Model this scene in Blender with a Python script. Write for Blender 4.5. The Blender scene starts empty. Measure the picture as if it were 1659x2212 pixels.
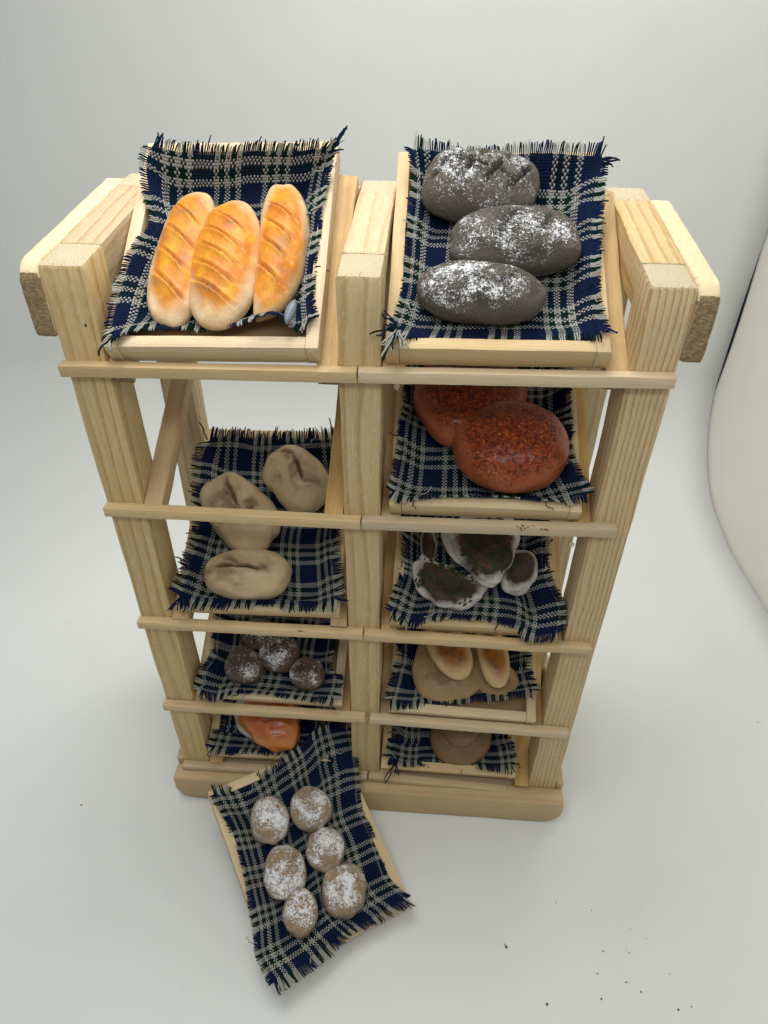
import bpy, bmesh, math, random
from mathutils import Vector, Matrix, noise
import numpy as np
random.seed(7)
S = bpy.context.scene
COL = S.collection
S.unit_settings.scale_length = 0.01            # one unit is a centimetre: the rack is a doll's house miniature

# ---------------------------------------------------------------- camera
CAM = Vector((1.2524, -12.6629, 22.7572)); YAW, PIT, ROL, FPX = -0.06474, -0.71001, 0.008878, 1662.32
_f = Vector((math.sin(YAW)*math.cos(PIT), math.cos(YAW)*math.cos(PIT), math.sin(PIT)))
_r0 = Vector((math.cos(YAW), -math.sin(YAW), 0)); _u0 = _r0.cross(_f)
_r = math.cos(ROL)*_r0 + math.sin(ROL)*_u0; _u = -math.sin(ROL)*_r0 + math.cos(ROL)*_u0
cd = bpy.data.cameras.new('camera'); cam = bpy.data.objects.new('camera', cd); COL.objects.link(cam)
M = Matrix.Identity(4)
for i in range(3):
    M[i][0] = _r[i]; M[i][1] = _u[i]; M[i][2] = -_f[i]; M[i][3] = CAM[i]
cam.matrix_world = M
cd.sensor_fit = 'VERTICAL'; cd.sensor_height = 36; cd.lens = FPX/2212*36
cd.clip_start = 0.1; cd.clip_end = 500
cd.dof.use_dof = True; cd.dof.focus_distance = 15.5; cd.dof.aperture_fstop = 0.75
S.camera = cam

# ---------------------------------------------------------------- light: a photo tent lit from its ceiling, plus an added front fill
W = bpy.data.worlds.new('World'); S.world = W; W.use_nodes = True
bg = W.node_tree.nodes['Background']; bg.inputs[0].default_value = (0.97, 0.985, 0.97, 1); bg.inputs[1].default_value = 0.24
def area(name, loc, target, sx, sy, power, col=(1, 1, 1)):
    l = bpy.data.lights.new(name, 'AREA'); l.shape = 'RECTANGLE'; l.size = sx; l.size_y = sy; l.energy = power; l.color = col
    o = bpy.data.objects.new(name, l); COL.objects.link(o); o.location = loc
    o.rotation_euler = (Vector(target)-Vector(loc)).to_track_quat('-Z', 'Y').to_euler(); return o
area('ceiling_lamp', (-2.0, 2.0, 36), (-1, 1.5, 0), 26, 6, 4000, (1, 0.985, 0.96))
area('rear_ceiling_lamp', (-1.0, 8.5, 37), (-1.5, 9.5, 0), 34, 5, 1400, (1, 0.99, 0.97)).data.spread = math.radians(90)
area('front_fill', (2, -15, 32), (-2, 8, 4), 24, 4, 2100, (0.94, 0.98, 1.0))  # added fill that brightens post fronts and backdrop, not one of the tent's lamps
S.view_settings.view_transform = 'Standard'; S.view_settings.look = 'None'
S.view_settings.exposure = 0.12; S.view_settings.gamma = 1; S.view_settings.use_curve_mapping = False
S.cycles.max_bounces = 8

# ---------------------------------------------------------------- helpers
def at(px, py, axis, c):
    """world point seen at picture position (px,py of 1659x2212) on the plane axis=c"""
    d = _f + _r*((px-829.5)/FPX) - _u*((py-1106)/FPX)
    return CAM + d*((c-CAM[axis])/d[axis])
def tag(o, label=None, cat=None, group=None, kind=None):
    if label: o['label'] = label
    if cat: o['category'] = cat
    if group: o['group'] = group
    if kind: o['kind'] = kind
    return o
def link(name, me, parent=None, mat=None, M=None, smooth=True):
    if smooth:
        me.polygons.foreach_set('use_smooth', [True]*len(me.polygons))
    o = bpy.data.objects.new(name, me); COL.objects.link(o)
    for m in (mat if isinstance(mat, (list, tuple)) else [mat] if mat else []): me.materials.append(m)
    if parent: o.parent = parent
    if M is not None: o.matrix_local = M
    return o
def empty(name, M=None, loc=None):
    o = bpy.data.objects.new(name, None); COL.objects.link(o); o.empty_display_size = 0.3
    if M is not None: o.matrix_world = M
    if loc is not None: o.location = loc
    return o
def nz(v, s=1.0): return noise.noise(Vector(v)*s)
def sm(a, b, x):
    t = max(0., min(1., (x-a)/(b-a))) if a != b else float(x > a)
    return t*t*(3-2*t)

# ---- node helpers
class NT:
    def __init__(s, name, rough=0.6, spec=0.35):
        s.m = bpy.data.materials.new(name); s.m.use_nodes = True; s.t = s.m.node_tree; s.n = s.t.nodes
        s.b = s.n['Principled BSDF']; s.b.inputs['Roughness'].default_value = rough
        s.b.inputs['Specular IOR Level'].default_value = spec
    def new(s, t, **k):
        x = s.n.new(t)
        for a, v in k.items(): setattr(x, a, v)
        return x
    def put(s, sock, v):
        if hasattr(v, 'is_output') or isinstance(v, bpy.types.NodeSocket): s.t.links.new(v, sock)
        elif isinstance(v, (tuple, list)) and len(v) == 3 and sock.type == 'RGBA': sock.default_value = (*v, 1)
        else: sock.default_value = v
    def math(s, op, a, b=0.0, clamp=False):
        x = s.new('ShaderNodeMath', operation=op, use_clamp=clamp); s.put(x.inputs[0], a); s.put(x.inputs[1], b); return x.outputs[0]
    def mix(s, f, a, b, mode='MIX'):
        x = s.new('ShaderNodeMix', data_type='RGBA', blend_type=mode); s.put(x.inputs[0], f); s.put(x.inputs[6], a); s.put(x.inputs[7], b); return x.outputs[2]
    def noise(s, vec, scale, detail=3, rough=0.55, dist=0.0):
        x = s.new('ShaderNodeTexNoise'); s.put(x.inputs['Vector'], vec)
        x.inputs['Scale'].default_value = scale; x.inputs['Detail'].default_value = detail
        x.inputs['Roughness'].default_value = rough; x.inputs['Distortion'].default_value = dist; return x.outputs['Fac']
    def ramp(s, f, stops, interp='LINEAR'):
        x = s.new('ShaderNodeValToRGB'); x.color_ramp.interpolation = interp; e = x.color_ramp.elements
        while len(e) < len(stops): e.new(0.5)
        for el, (p, c) in zip(e, stops):
            el.position = p; el.color = (c, c, c, 1) if not isinstance(c, tuple) else (*c, 1)
        s.put(x.inputs[0], f); return x.outputs[0]
    def remap(s, v, a, b, c=0.0, d=1.0):
        x = s.new('ShaderNodeMapRange'); s.put(x.inputs[0], v)
        for i, k in enumerate((a, b, c, d)): x.inputs[i+1].default_value = k
        return x.outputs[0]
    def attr(s, name): return s.new('ShaderNodeAttribute', attribute_name=name).outputs['Fac']
    def obj(s): return s.new('ShaderNodeTexCoord').outputs['Object']
    def rand(s): return s.new('ShaderNodeObjectInfo').outputs['Random']
    def vscale(s, v, k, add=None):
        x = s.new('ShaderNodeVectorMath', operation='MULTIPLY'); s.put(x.inputs[0], v); x.inputs[1].default_value = k
        o = x.outputs[0]
        if add is not None:
            y = s.new('ShaderNodeVectorMath', operation='ADD'); s.put(y.inputs[0], o); s.put(y.inputs[1], add); o = y.outputs[0]
        return o
    def bump(s, h, strength, dist=0.05):
        x = s.new('ShaderNodeBump'); x.inputs['Strength'].default_value = strength; x.inputs['Distance'].default_value = dist
        s.put(x.inputs['Height'], h); s.put(s.b.inputs['Normal'], x.outputs[0]); return x
    def out(s, col): s.put(s.b.inputs['Base Color'], col); return s.m

def wood(name, light, dark, rings=9.0, contrast=0.8, pore=0.5, rough=0.62, yellow=0.25, var=0.18, wv=0.5, fuzzy=0.15):
    k = NT(name, rough, 0.3)
    rnd = k.rand(); off = k.new('ShaderNodeCombineXYZ')
    k.put(off.inputs[0], k.math('MULTIPLY', rnd, 37.0)); k.put(off.inputs[1], k.math('MULTIPLY', rnd, 13.7)); k.put(off.inputs[2], k.math('MULTIPLY', k.math('FRACT', k.math('MULTIPLY', rnd, 7.3)), 5.0))
    P = k.vscale(k.obj(), (0.10, 1, 1), off.outputs[0])
    warp = k.noise(P, 1.1, 2)
    sp = k.new('ShaderNodeSeparateXYZ'); k.put(sp.inputs[0], P)
    # growth rings: planes across the piece, bent by noise
    d = k.math('ADD', k.math('ADD', sp.outputs[1], k.math('MULTIPLY', sp.outputs[2], 0.55)), k.math('MULTIPLY', warp, wv))
    saw = k.math('FRACT', k.math('MULTIPLY', d, rings))
    ring = k.ramp(saw, [(0.0, 0.0), (0.55, 0.18), (0.86, 1.0), (1.0, 0.05)])
    vary = k.noise(P, 0.9, 2)
    f = k.math('MULTIPLY', k.math('MULTIPLY', ring, k.remap(vary, 0.2, 0.52)), contrast, True)
    col = k.mix(f, light, dark)
    fib = k.noise(k.vscale(k.obj(), (1.2, 26, 26), off.outputs[0]), 1.0, 4, 0.65)
    col = k.mix(k.remap(fib, 0.35, 0.75, 0, pore), col, tuple(c*0.72 for c in dark))
    blot = k.noise(k.obj(), 0.9, 3)
    col = k.mix(k.remap(blot, 0.5, 0.8, 0, yellow), col, (0.70, 0.47, 0.17))
    fzz = k.noise(k.vscale(k.obj(), (4, 15, 15), off.outputs[0]), 1.0, 5, 0.75)
    col = k.mix(k.remap(fzz, 0.52, 0.72, 0, fuzzy), col, (0.74, 0.65, 0.47))
    dirt = k.noise(k.vscale(k.obj(), (1, 1, 1), off.outputs[0]), 7, 4, 0.7)
    col = k.mix(k.remap(dirt, 0.62, 0.85, 0, 0.35), col, (0.42, 0.27, 0.12))
    hs = k.new('ShaderNodeHueSaturation'); k.put(hs.inputs['Color'], col)
    k.put(hs.inputs['Value'], k.remap(k.math('FRACT', k.math('MULTIPLY', rnd, 91.7)), 0, 1, 1-var*0.6, 1+var*0.4))
    k.put(hs.inputs['Saturation'], k.remap(k.math('FRACT', k.math('MULTIPLY', rnd, 53.1)), 0, 1, 0.82, 1.08))
    h = k.math('ADD', k.math('MULTIPLY', fib, 1.0), k.math('MULTIPLY', k.noise(k.obj(), 22, 3, 0.7), 0.7))
    k.bump(h, 0.45, 0.03)
    return k.out(hs.outputs[0])
W_POST = wood('pine_posts', (0.64, 0.49, 0.265), (0.44, 0.26, 0.078), 3.6, 0.85, 0.35, wv=0.7, fuzzy=0.5)
W_POST2 = wood('pine_posts_close_grain', (0.64, 0.495, 0.28), (0.38, 0.205, 0.06), 8.5, 0.95, 0.3, wv=0.4, fuzzy=0.4)
W_RAIL = wood('pine_rails', (0.63, 0.48, 0.275), (0.50, 0.34, 0.165), 3.0, 0.5, 0.35, var=0.25)
W_TRAY = wood('tray_sticks', (0.66, 0.51, 0.29), (0.52, 0.35, 0.19), 2.2, 0.4, 0.30, 0.6, 0.2, 0.2)
W_BRACE = wood('brace_wood', (0.56, 0.37, 0.16), (0.42, 0.23, 0.08), 2.6, 0.5, 0.3, 0.62, 0.4, 0.15)
W_BASE = wood('base_wood', (0.56, 0.42, 0.24), (0.42, 0.28, 0.13), 1.6, 0.5, 0.28, 0.65, 0.15, 0.1)
def endgrain():
    k = NT('sawn_end_grain', 0.85, 0.15)
    n1 = k.noise(k.obj(), 30, 5, 0.75); n2 = k.noise(k.vscale(k.obj(), (5, 30, 12)), 1.0, 4, 0.7)
    col = k.mix(k.remap(n1, 0.35, 0.7), (0.66, 0.53, 0.33), (0.84, 0.75, 0.55))
    col = k.mix(k.remap(n2, 0.55, 0.75, 0, 0.35), col, (0.50, 0.36, 0.19))
    k.bump(k.math('ADD', n1, n2), 0.8, 0.06); return k.out(col)
W_END = endgrain()
def cheekwood():
    k = NT('cheek_wood', 0.85, 0.15); n1 = k.noise(k.obj(), 34, 5, 0.75); n2 = k.noise(k.vscale(k.obj(), (14, 7, 14)), 1.0, 4, 0.7)
    col = k.mix(k.remap(n1, 0.35, 0.68), (0.76, 0.61, 0.37), (0.85, 0.73, 0.49)); col = k.mix(k.remap(n2, 0.5, 0.75, 0, 0.5), col, (0.60, 0.44, 0.22))
    k.bump(k.math('ADD', n1, n2), 0.6, 0.04); return k.out(col)
W_CHEEK = cheekwood()
def roughend():
    k = NT('rough_cut_end', 0.9, 0.1); n1 = k.noise(k.vscale(k.obj(), (1, 1, 2.2)), 18, 5, 0.8); n2 = k.noise(k.obj(), 7, 3, 0.6)
    col = k.mix(k.remap(n1, 0.38, 0.62), (0.25, 0.16, 0.075), (0.66, 0.51, 0.29)); col = k.mix(k.remap(n2, 0.55, 0.75, 0, 0.5), col, (0.22, 0.13, 0.06))
    k.bump(n1, 1.0, 0.08); return k.out(col)
W_ROUGH = roughend()

def loft_stick(name, p0, p1, w, h, mat, parent, up=(0, 0, 1), bev=0.04, seg=14, rough=0.006, endmat=None, endbev=None, fuzz=0, seed=None, PM=None):
    """a handmade stick from p0 to p1 (centre line), local X along it, w across, h upwards; PM = parent's world matrix"""
    p0, p1 = Vector(p0), Vector(p1); X = (p1-p0).normalized(); Z = Vector(up); Z = (Z-X*Z.dot(X)).normalized(); Y = Z.cross(X); L = (p1-p0).length
    Mx = Matrix(((X.x, Y.x, Z.x, p0.x), (X.y, Y.y, Z.y, p0.y), (X.z, Y.z, Z.z, p0.z), (0, 0, 0, 1)))
    sd = random.random()*50 if seed is None else seed
    eb = bev*0.8 if endbev is None else endbev
    prof = []
    nb = 3
    for cx, cy, a0 in ((1, 1, 0), (-1, 1, 90), (-1, -1, 180), (1, -1, 270)):
        for i in range(nb):
            a = math.radians(a0+90*i/(nb-1)); prof.append((cx*(w/2-bev)+bev*math.cos(a), cy*(h/2-bev)+bev*math.sin(a)))
        # mid point of the following side
    n = len(prof)
    xs = [0, eb*0.35, eb] + [eb+(L-2*eb)*i/seg for i in range(1, seg)] + [L-eb, L-eb*0.35, L]
    sc = [eb, eb*0.3, 0] + [0]*(seg-1) + [0, eb*0.3, eb]
    V, F, MI = [], [], []
    for x, s in zip(xs, sc):
        for (a, b) in prof:
            fa = max(0, (w/2-s))/(w/2); fb = max(0, (h/2-s))/(h/2)
            q = Vector((x, a*fa, b*fb))
            j = Vector((nz((x*0.9+sd, a*1.5, 3)), nz((x*0.9, sd+b*1.5, 7)), nz((x*0.8, 11, sd)))) * rough*2.2
            j2 = Vector((0, nz((x*6+sd, a*5, b*5)), nz((x*6, a*5+sd, b*5+9)))) * rough
            V.append(q + Vector((0, j.x+j2.y, j.y+j2.z)))
    for i in range(len(xs)-1):
        for j in range(n):
            F.append((i*n+j, i*n+(j+1) % n, (i+1)*n+(j+1) % n, (i+1)*n+j)); MI.append(1 if endmat and (i < 1 or i >= len(xs)-2) else 0)
    for base, flip in ((0, True), ((len(xs)-1)*n, False)):
        c = len(V); V.append(Vector((xs[0] if flip else xs[-1], 0, 0)))
        for j in range(n):
            a, b = base+j, base+(j+1) % n
            F.append((c, b, a) if flip else (c, a, b)); MI.append(1 if endmat else 0)
    for k in range(fuzz):                           # torn fibres round the sawn far end
        a = random.uniform(-1, 1); side = random.choice((0, 1, 2))
        bx, by = (a*w/2, h/2) if side == 0 else (w/2*random.choice((1, -1)), a*h/2) if side == 1 else (a*w/2, -h/2)
        st = Vector((L-random.uniform(0.0, 0.1), bx*0.97, by*0.97))
        dr = Vector((random.uniform(-.3, 1), random.uniform(-1, 1)+bx*2, random.uniform(-1, 1)+by*2)).normalized()*random.uniform(0.03, 0.13)
        sdv = dr.cross(Vector((.3, .5, .8))).normalized()*0.007
        i0 = len(V); V += [st-sdv, st+sdv, st+dr*0.6+Vector((0, 0, .01))+sdv*.7, st+dr*1.0]; F += [(i0, i0+1, i0+2), (i0, i0+2, i0+3)]; MI += [1 if endmat else 0]*2
    me = bpy.data.meshes.new(name); me.from_pydata([tuple(v) for v in V], [], F)
    mats = [mat] + ([endmat] if endmat else [])
    if parent is not None and PM is not None: Mx = PM.inverted() @ Mx
    o = link(name, me, parent, mats, Mx)
    me.polygons.foreach_set('material_index', MI); me.set_sharp_from_angle(angle=math.radians(35))
    return o

# ---------------------------------------------------------------- setting: paper sweep and the wall of the tent
def paper():
    k = NT('white_paper', 0.55, 0.25)
    n = k.noise(k.obj(), 0.22, 3); n2 = k.noise(k.obj(), 30, 2)
    col = k.mix(k.remap(n, 0.3, 0.7), (0.69, 0.71, 0.685), (0.725, 0.745, 0.72))
    sp = k.noise(k.obj(), 1.6, 2, 0.5, 0.8); col = k.mix(k.remap(sp, 0.70, 0.78, 0, 0.10), col, (0.42, 0.44, 0.50))
    sp2 = k.noise(k.vscale(k.obj(), (1, 2.2, 1)), 6.5, 1, 0.4, 2.5); col = k.mix(k.remap(sp2, 0.775, 0.80, 0, 0.28), col, (0.35, 0.35, 0.36))
    k.bump(n2, 0.05, 0.02); return k.out(col)
PAPER = paper()
EDGE = 14.55
prof = [(-60.0, 0.0), (-30, 0), (-12, 0), (-6, 0), (0, 0), (4, 0), (7, 0), (9, 0), (11, 0), (12.5, 0), (14.0, 0.0)]
R0 = 4.6
for i in range(1, 17):
    a = math.pi/2*i/16; prof.append((14.6+R0*math.sin(a), R0*(1-math.cos(a))))
prof += [(19.25, 8), (19.2, 12), (19.35, 20), (19.9, 36)]
def sheet(name, prof, x0, x1, nx, mat, th=0.05, wob=0.05):
    V, F = [], []
    for i in range(nx+1):
        x = x0+(x1-x0)*i/nx
        for (y, z) in prof:
            x = (x0+(x1-x0)*i/nx)+(0.14*max(0.0, 12.5-y)*(i/nx)**2 if y < 12.5 else 0)
            wv = wob*nz((x*0.08, y*0.05, z*0.1))*sm(15, 18, y)
            V.append((x, y+wv*4, z))
    m = len(prof)
    for i in range(nx):
        for j in range(m-1): F.append((i*m+j, (i+1)*m+j, (i+1)*m+j+1, i*m+j+1))
    me = bpy.data.meshes.new(name); me.from_pydata(V, [], F); o = link(name, me, None, mat)
    s = o.modifiers.new('thick', 'SOLIDIFY'); s.thickness = th; s.offset = -1; return o
floor = sheet('backdrop', prof, -42, EDGE, 40, PAPER)
tag(floor, 'seamless white paper sweep that curves up behind the rack', 'backdrop', kind='structure')
# side wall of the tent: cream board with a slightly bowed rear edge
def board():
    k = NT('cream_board', 0.6, 0.2); n = k.noise(k.obj(), 0.5, 3)
    col = k.mix(n, (0.80, 0.775, 0.70), (0.84, 0.815, 0.74)); return k.out(col)
V, F = [], []
for i in range(121):
    z = -0.5+i*0.3
    lens = max(0.0, 1-((z-6.6)/4.7)**2)
    rear = 20.3-0.75*sm(0, 0.02, lens)-0.40*lens
    for j in range(21):
        yy = -30+(rear+30)*(1-(1-j/20)**2); V.append((EDGE+0.07+0.14*max(0.0, 12.5-yy), yy, z))
for i in range(120):
    for j in range(20): a = i*21+j; F.append((a, a+21, a+22, a+1))
me = bpy.data.meshes.new('side_wall'); me.from_pydata(V, [], F)
side = link('side_wall', me, None, board()); s_ = side.modifiers.new('thick', 'SOLIDIFY'); s_.thickness = 0.12; s_.offset = -1
tag(side, 'cream inner side wall of the photo tent right of the paper sweep', 'tent wall')
k = NT('navy_seam', 0.9, 0.1); SEAM = k.out((0.028, 0.035, 0.06))
k = NT('grey_binding', 0.8, 0.2); BIND = k.out((0.25, 0.25, 0.25))
def strip(name, pts, w, mat, th):
    """vertical cloth strip: pts = (x,y,z) centre line"""
    V, F = [], []
    for p in pts: V += [(p[0]-w/2, p[1], p[2]), (p[0]+w/2, p[1]+0.02, p[2])]
    for i in range(len(pts)-1): a = 2*i; F.append((a, a+1, a+3, a+2))
    me = bpy.data.meshes.new(name); me.from_pydata(V, [], F); o = link(name, me, None, mat)
    s = o.modifiers.new('t', 'SOLIDIFY'); s.thickness = th; return o
seam = strip('tent_seam', [(EDGE+1.2, 21.6, -1+i*1.0) for i in range(40)], 4.0, SEAM, 0.1)
tag(seam, 'dark navy corner seam showing in the gap between backdrop and side wall', 'tent seam')
bnd = strip('edge_binding', [(EDGE+0.13+0.05*math.sin(i*0.5), 20.1, 2.6+i*0.35) for i in range(22)], 0.07, BIND, 0.05)
bnd.parent = seam

# ---------------------------------------------------------------- the rack
A0, PW, XM, D2, ZT = 5.75, 0.823, -0.052, 4.325, 17.2
B0 = A0-PW
ZR = {1: (15.29, 15.43, 15.58), 2: None, 3: None, 4: None, 5: None}
for lv, q in {2: ((232, 1083), (780, 1112), (1373, 1131)), 3: ((305, 1330), (780, 1355), (1292, 1388)), 4: ((357, 1509), (783, 1536), (1238, 1571)), 5: ((400, 1640), (790, 1664), (1196, 1706))}.items():
    ZR[lv] = tuple(at(*p, 1, 0.0).z for p in q)
def zrail(lv, x):
    a, b, c = ZR[lv]; return a+(b-a)*(x+5.75)/5.7 if x < -0.05 else b+(c-b)*(x+0.05)/5.8
rack = empty('bread_rack', loc=(0, 0, 0))
tag(rack, 'unpainted pine miniature display rack with two columns of slanted tray shelves', 'display rack')
def beam(name, p0, p1, w, h, mat=W_POST, **k): return loft_stick(name, p0, p1, w, h, mat, rack, PM=Matrix.Identity(4), **k)
BT = 1.1
# front posts, rear posts
for x, ww, WP in ((-A0+PW/2, PW, W_POST), (XM, PW-0.02, W_POST), (A0-PW/2, PW, W_POST2)):
    beam('front_post', (x, 0.51, 0.0), (x, 0.51, ZT), ww, 1.02, WP, up=(0, 1, 0), bev=0.045, seg=30, endmat=W_END, endbev=0.10, fuzz=46, rough=0.010)
    beam('rear_post', (x, D2+0.42, 0.0), (x, D2+0.42, ZT-0.02), ww, 0.82, up=(0, 1, 0), bev=0.035, seg=30, endmat=W_END, endbev=0.06, fuzz=20, rough=0.010)
    # top beam joining them
    beam('top_beam', (x, 1.03, ZT-0.44), (x, D2-0.005, ZT-0.44), ww-0.03, 0.84, bev=0.03, seg=14, endmat=W_END, rough=0.008)
# rounded cheek boards outside the posts at the top, side boards at the foot
def cheek(name, xs, w, y0, y1, z0, z1, rf, rb, rl, mat, emat=None, rough=0.012):
    """upright board in the y-z plane with rounded upper corners; xs = centre x"""
    pts = []
    def arc(cy, cz, r, a0, a1, n=8):
        for i in range(n+1):
            a = math.radians(a0+(a1-a0)*i/n); pts.append((cy+r*math.cos(a), cz+r*math.sin(a)))
    arc(y0+rf, z1-rf, rf, 180, 90); 
    for i in range(1, 14): pts.append((y0+rf+(y1-rb-y0-rf)*i/14, z1))
    arc(y1-rb, z1-rb, rb, 90, 0)
    arc(y1-rl, z0+rl, rl, 0, -90, 4)
    for i in range(1, 14): pts.append((y1-rl+(y0+rl-y1+rl)*i/14, z0))
    arc(y0+rl, z0+rl, rl, -90, -180, 4)
    for i in range(1, 6): pts.append((y0, z0+rl+(z1-rf-z0-rl)*i/6))
    n = len(pts); bev = 0.03; V, F, MI = [], [], []
    cy = (y0+y1)/2; cz = (z0+z1)/2
    rows = [(-w/2, bev), (-w/2+bev, 0.0)] + [(-w/2+bev+(w-2*bev)*i/4, 0.0) for i in range(1, 4)] + [(w/2-bev, 0.0), (w/2, bev)]
    for (dx, ins) in rows:
        for (y, z) in pts:
            y2 = y + (ins if y < cy else -ins)*(1 if abs(y-cy) > (y1-y0)/2-rf-0.1 else 0); z2 = z + (ins if z < cz else -ins)
            j = rough*Vector((nz((y*6, z*6, dx*7)), nz((y*6+4, z*6, dx*7)), nz((y*6, z*6+8, dx*7))))*1.6
            V.append((xs+dx+j.x*0.5, y2+j.y, z2+j.z))
    for r in range(len(rows)-1):
        for i in range(n): F.append((r*n+i, r*n+(i+1) % n, (r+1)*n+(i+1) % n, (r+1)*n+i)); MI.append(1)
    F.append(tuple(reversed(range(n)))); MI.append(0)
    F.append(tuple((len(rows)-1)*n+i for i in range(n))); MI.append(0)
    for q in range(40):
        i = random.randrange(n); y, z = pts[i]; dx = random.choice((-1, 1))*w/2
        d = Vector((dx*0.8, (y-cy)*0.3+random.uniform(-1, 1), random.uniform(-.2, 1))).normalized()*random.uniform(.03, .10); s = Vector((.005, .004, 0)); b = Vector((xs+dx*.95, y, z))
        i0 = len(V); V += [tuple(b-s), tuple(b+s), tuple(b+d)]; F.append((i0, i0+1, i0+2)); MI.append(1)
    for fi, f in enumerate(F):
        if len(f) == 4 and sum(V[q][1] for q in f)/4 < y0+0.06 and sum(V[q][2] for q in f)/4 < z1-rf*0.5: MI[fi] = 2
    me = bpy.data.meshes.new(name); me.from_pydata(V, [], F); o = link(name, me, rack, [mat, emat or mat, W_ROUGH if mat is W_CHEEK else mat]); me.polygons.foreach_set('material_index', MI)
    bm = bmesh.new(); bm.from_mesh(me); bmesh.ops.recalc_face_normals(bm, faces=bm.faces); bm.to_mesh(me); bm.free()
    me.set_sharp_from_angle(angle=math.radians(50)) if hasattr(me, 'set_sharp_from_angle') else None
    return o
cheek('cheek_board', -A0-0.205, 0.39, -0.03, 5.15, 15.75, ZT-0.02, 0.38, 0.5, 0.12, W_CHEEK, W_CHEEK, 0.014)
cheek('cheek_board', A0+0.205, 0.39, -0.03, 5.15, 15.75, ZT-0.0, 0.36, 1.0, 0.12, W_CHEEK, W_CHEEK, 0.014)
cheek('foot_board', -A0-0.105, 0.20, 0.012, 5.15, 0.004, BT+0.25, 0.05, 0.3, 0.1, W_BASE, W_BASE, 0.004)
cheek('foot_board', A0+0.105, 0.20, 0.012, 5.15, 0.004, BT+0.25, 0.05, 0.3, 0.1, W_BASE, W_BASE, 0.004)
# front board of the foot: rounded lower corners
def footfront():
    pts = []; x1 = 5.97; r = 0.62
    def arc(cx, cz, rr, a0, a1, n=10):
        for i in range(n+1):
            a = math.radians(a0+(a1-a0)*i/n); pts.append((cx+rr*math.cos(a), cz+rr*math.sin(a)))
    arc(x1-0.12, BT-0.12, 0.12, 0, 90, 4)
    for i in range(1, 24): pts.append((x1-0.12-(2*x1-0.24)*i/24, BT))
    arc(-x1+0.12, BT-0.12, 0.12, 90, 180, 4)
    arc(-x1+r, r+0.004, r, 180, 270)
    for i in range(1, 24): pts.append((-x1+r+(2*x1-2*r)*i/24, 0.004))
    arc(x1-r, r+0.004, r, 270, 360)
    n = len(pts); y0, y1, bv = -0.55, -0.004, 0.06; V, F = [], []
    rows = [(y0, bv), (y0+bv*.3, bv*.3), (y0+bv, 0), ((y0+y1)/2, 0), (y1-0.02, 0), (y1, 0.02)]
    for (y, ins) in rows:
        for (x, z) in pts:
            V.append((x*(1-ins/6), y+0.012*nz((x*1.5, z*2, 1)), 0.55+(z-0.55)*(1-ins/0.55)+0.010*nz((x*2, y*5, z))))
    for q in range(len(rows)-1):
        for i in range(n): F.append((q*n+i, q*n+(i+1) % n, (q+1)*n+(i+1) % n, (q+1)*n+i))
    F.append(tuple(range(n))); F.append(tuple(reversed([(len(rows)-1)*n+i for i in range(n)])))
    # origin so that local X is the grain direction
    me = bpy.data.meshes.new('foot_board'); me.from_pydata(V, [], F)
    bm = bmesh.new(); bm.from_mesh(me); bmesh.ops.recalc_face_normals(bm, faces=bm.faces); bm.to_mesh(me); bm.free()
    me.set_sharp_from_angle(angle=math.radians(50)); return link('foot_board', me, rack, W_BASE)
footfront()
beam('foot_slab', (-5.6, 2.5, 0.62), (5.6, 2.5, 0.62), 4.9, 0.4, W_BASE, bev=0.02, rough=0.004)
beam('back_board', (-B0+0.05, D2+0.62, ZT-0.70), (XM-0.41, D2+0.62, ZT-0.70), 0.30, 1.2, W_RAIL, bev=0.03)
beam('back_board', (XM+0.41, D2+0.62, ZT-0.70), (B0-0.05, D2+0.62, ZT-0.70), 0.30, 1.2, W_RAIL, bev=0.03)
beam('back_board', (-B0+0.05, D2+0.62, 0.62), (XM-0.41, D2+0.62, 0.62), 0.30, 1.1, W_BASE, bev=0.03)
beam('back_board', (XM+0.41, D2+0.62, 0.62), (B0-0.05, D2+0.62, 0.62), 0.30, 1.1, W_BASE, bev=0.03)
# rails: two sticks per level, butted on the middle post
RL = {1: (-5.80, -0.09, -0.06, 5.72), 2: (-5.76, -0.07, -0.04, 5.42), 3: (-5.78, -0.06, -0.03, 5.58), 4: (-5.77, -0.04, 0.10, 5.60), 5: (-5.72, 0.0, 0.04, 5.63)}
for lv, (xa, xb, xc, xd) in RL.items():
    hh, dd = (0.24, 0.23) if lv < 5 else (0.20, 0.24)
    for (p, q) in ((xa, xb), (xc, xd)):
        j = random.uniform(-.012, .012)
        beam('front_rail', (p, -dd/2-0.004, zrail(lv, p)-hh/2+j), (q, -dd/2-0.004, zrail(lv, q)-hh/2+j), dd, hh, W_RAIL, bev=0.014, seg=26, rough=0.006, endbev=0.012)
# resin beads, a knot and drops of glue the photo shows on the frame
k = NT('resin_brown', 0.4, 0.4); RESIN = k.out((0.05, 0.022, 0.012))
k = NT('dried_glue', 0.3, 0.5); k.b.inputs['Transmission Weight'].default_value = 0.4; GLUE = k.out((0.80, 0.68, 0.45))
def bead(name, p, sx, sy, sz, mat):
    bm = bmesh.new(); bmesh.ops.create_icosphere(bm, subdivisions=3, radius=1)
    for v in bm.verts: v.co *= 1+0.35*nz((v.co.x*1.5+p[0]*3, v.co.y*1.5, v.co.z*1.5)); v.co = Vector((v.co.x*sx, v.co.y*sy, v.co.z*sz))
    me = bpy.data.meshes.new(name); bm.to_mesh(me); bm.free(); return link(name, me, rack, mat, Matrix.Translation(p))
bead('knot', at(185, 703, 1, 0.0), 0.022, 0.006, 0.03, RESIN)
bead('resin_bead', at(1307, 417, 2, ZT-0.02), 0.08, 0.05, 0.04, RESIN)
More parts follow.
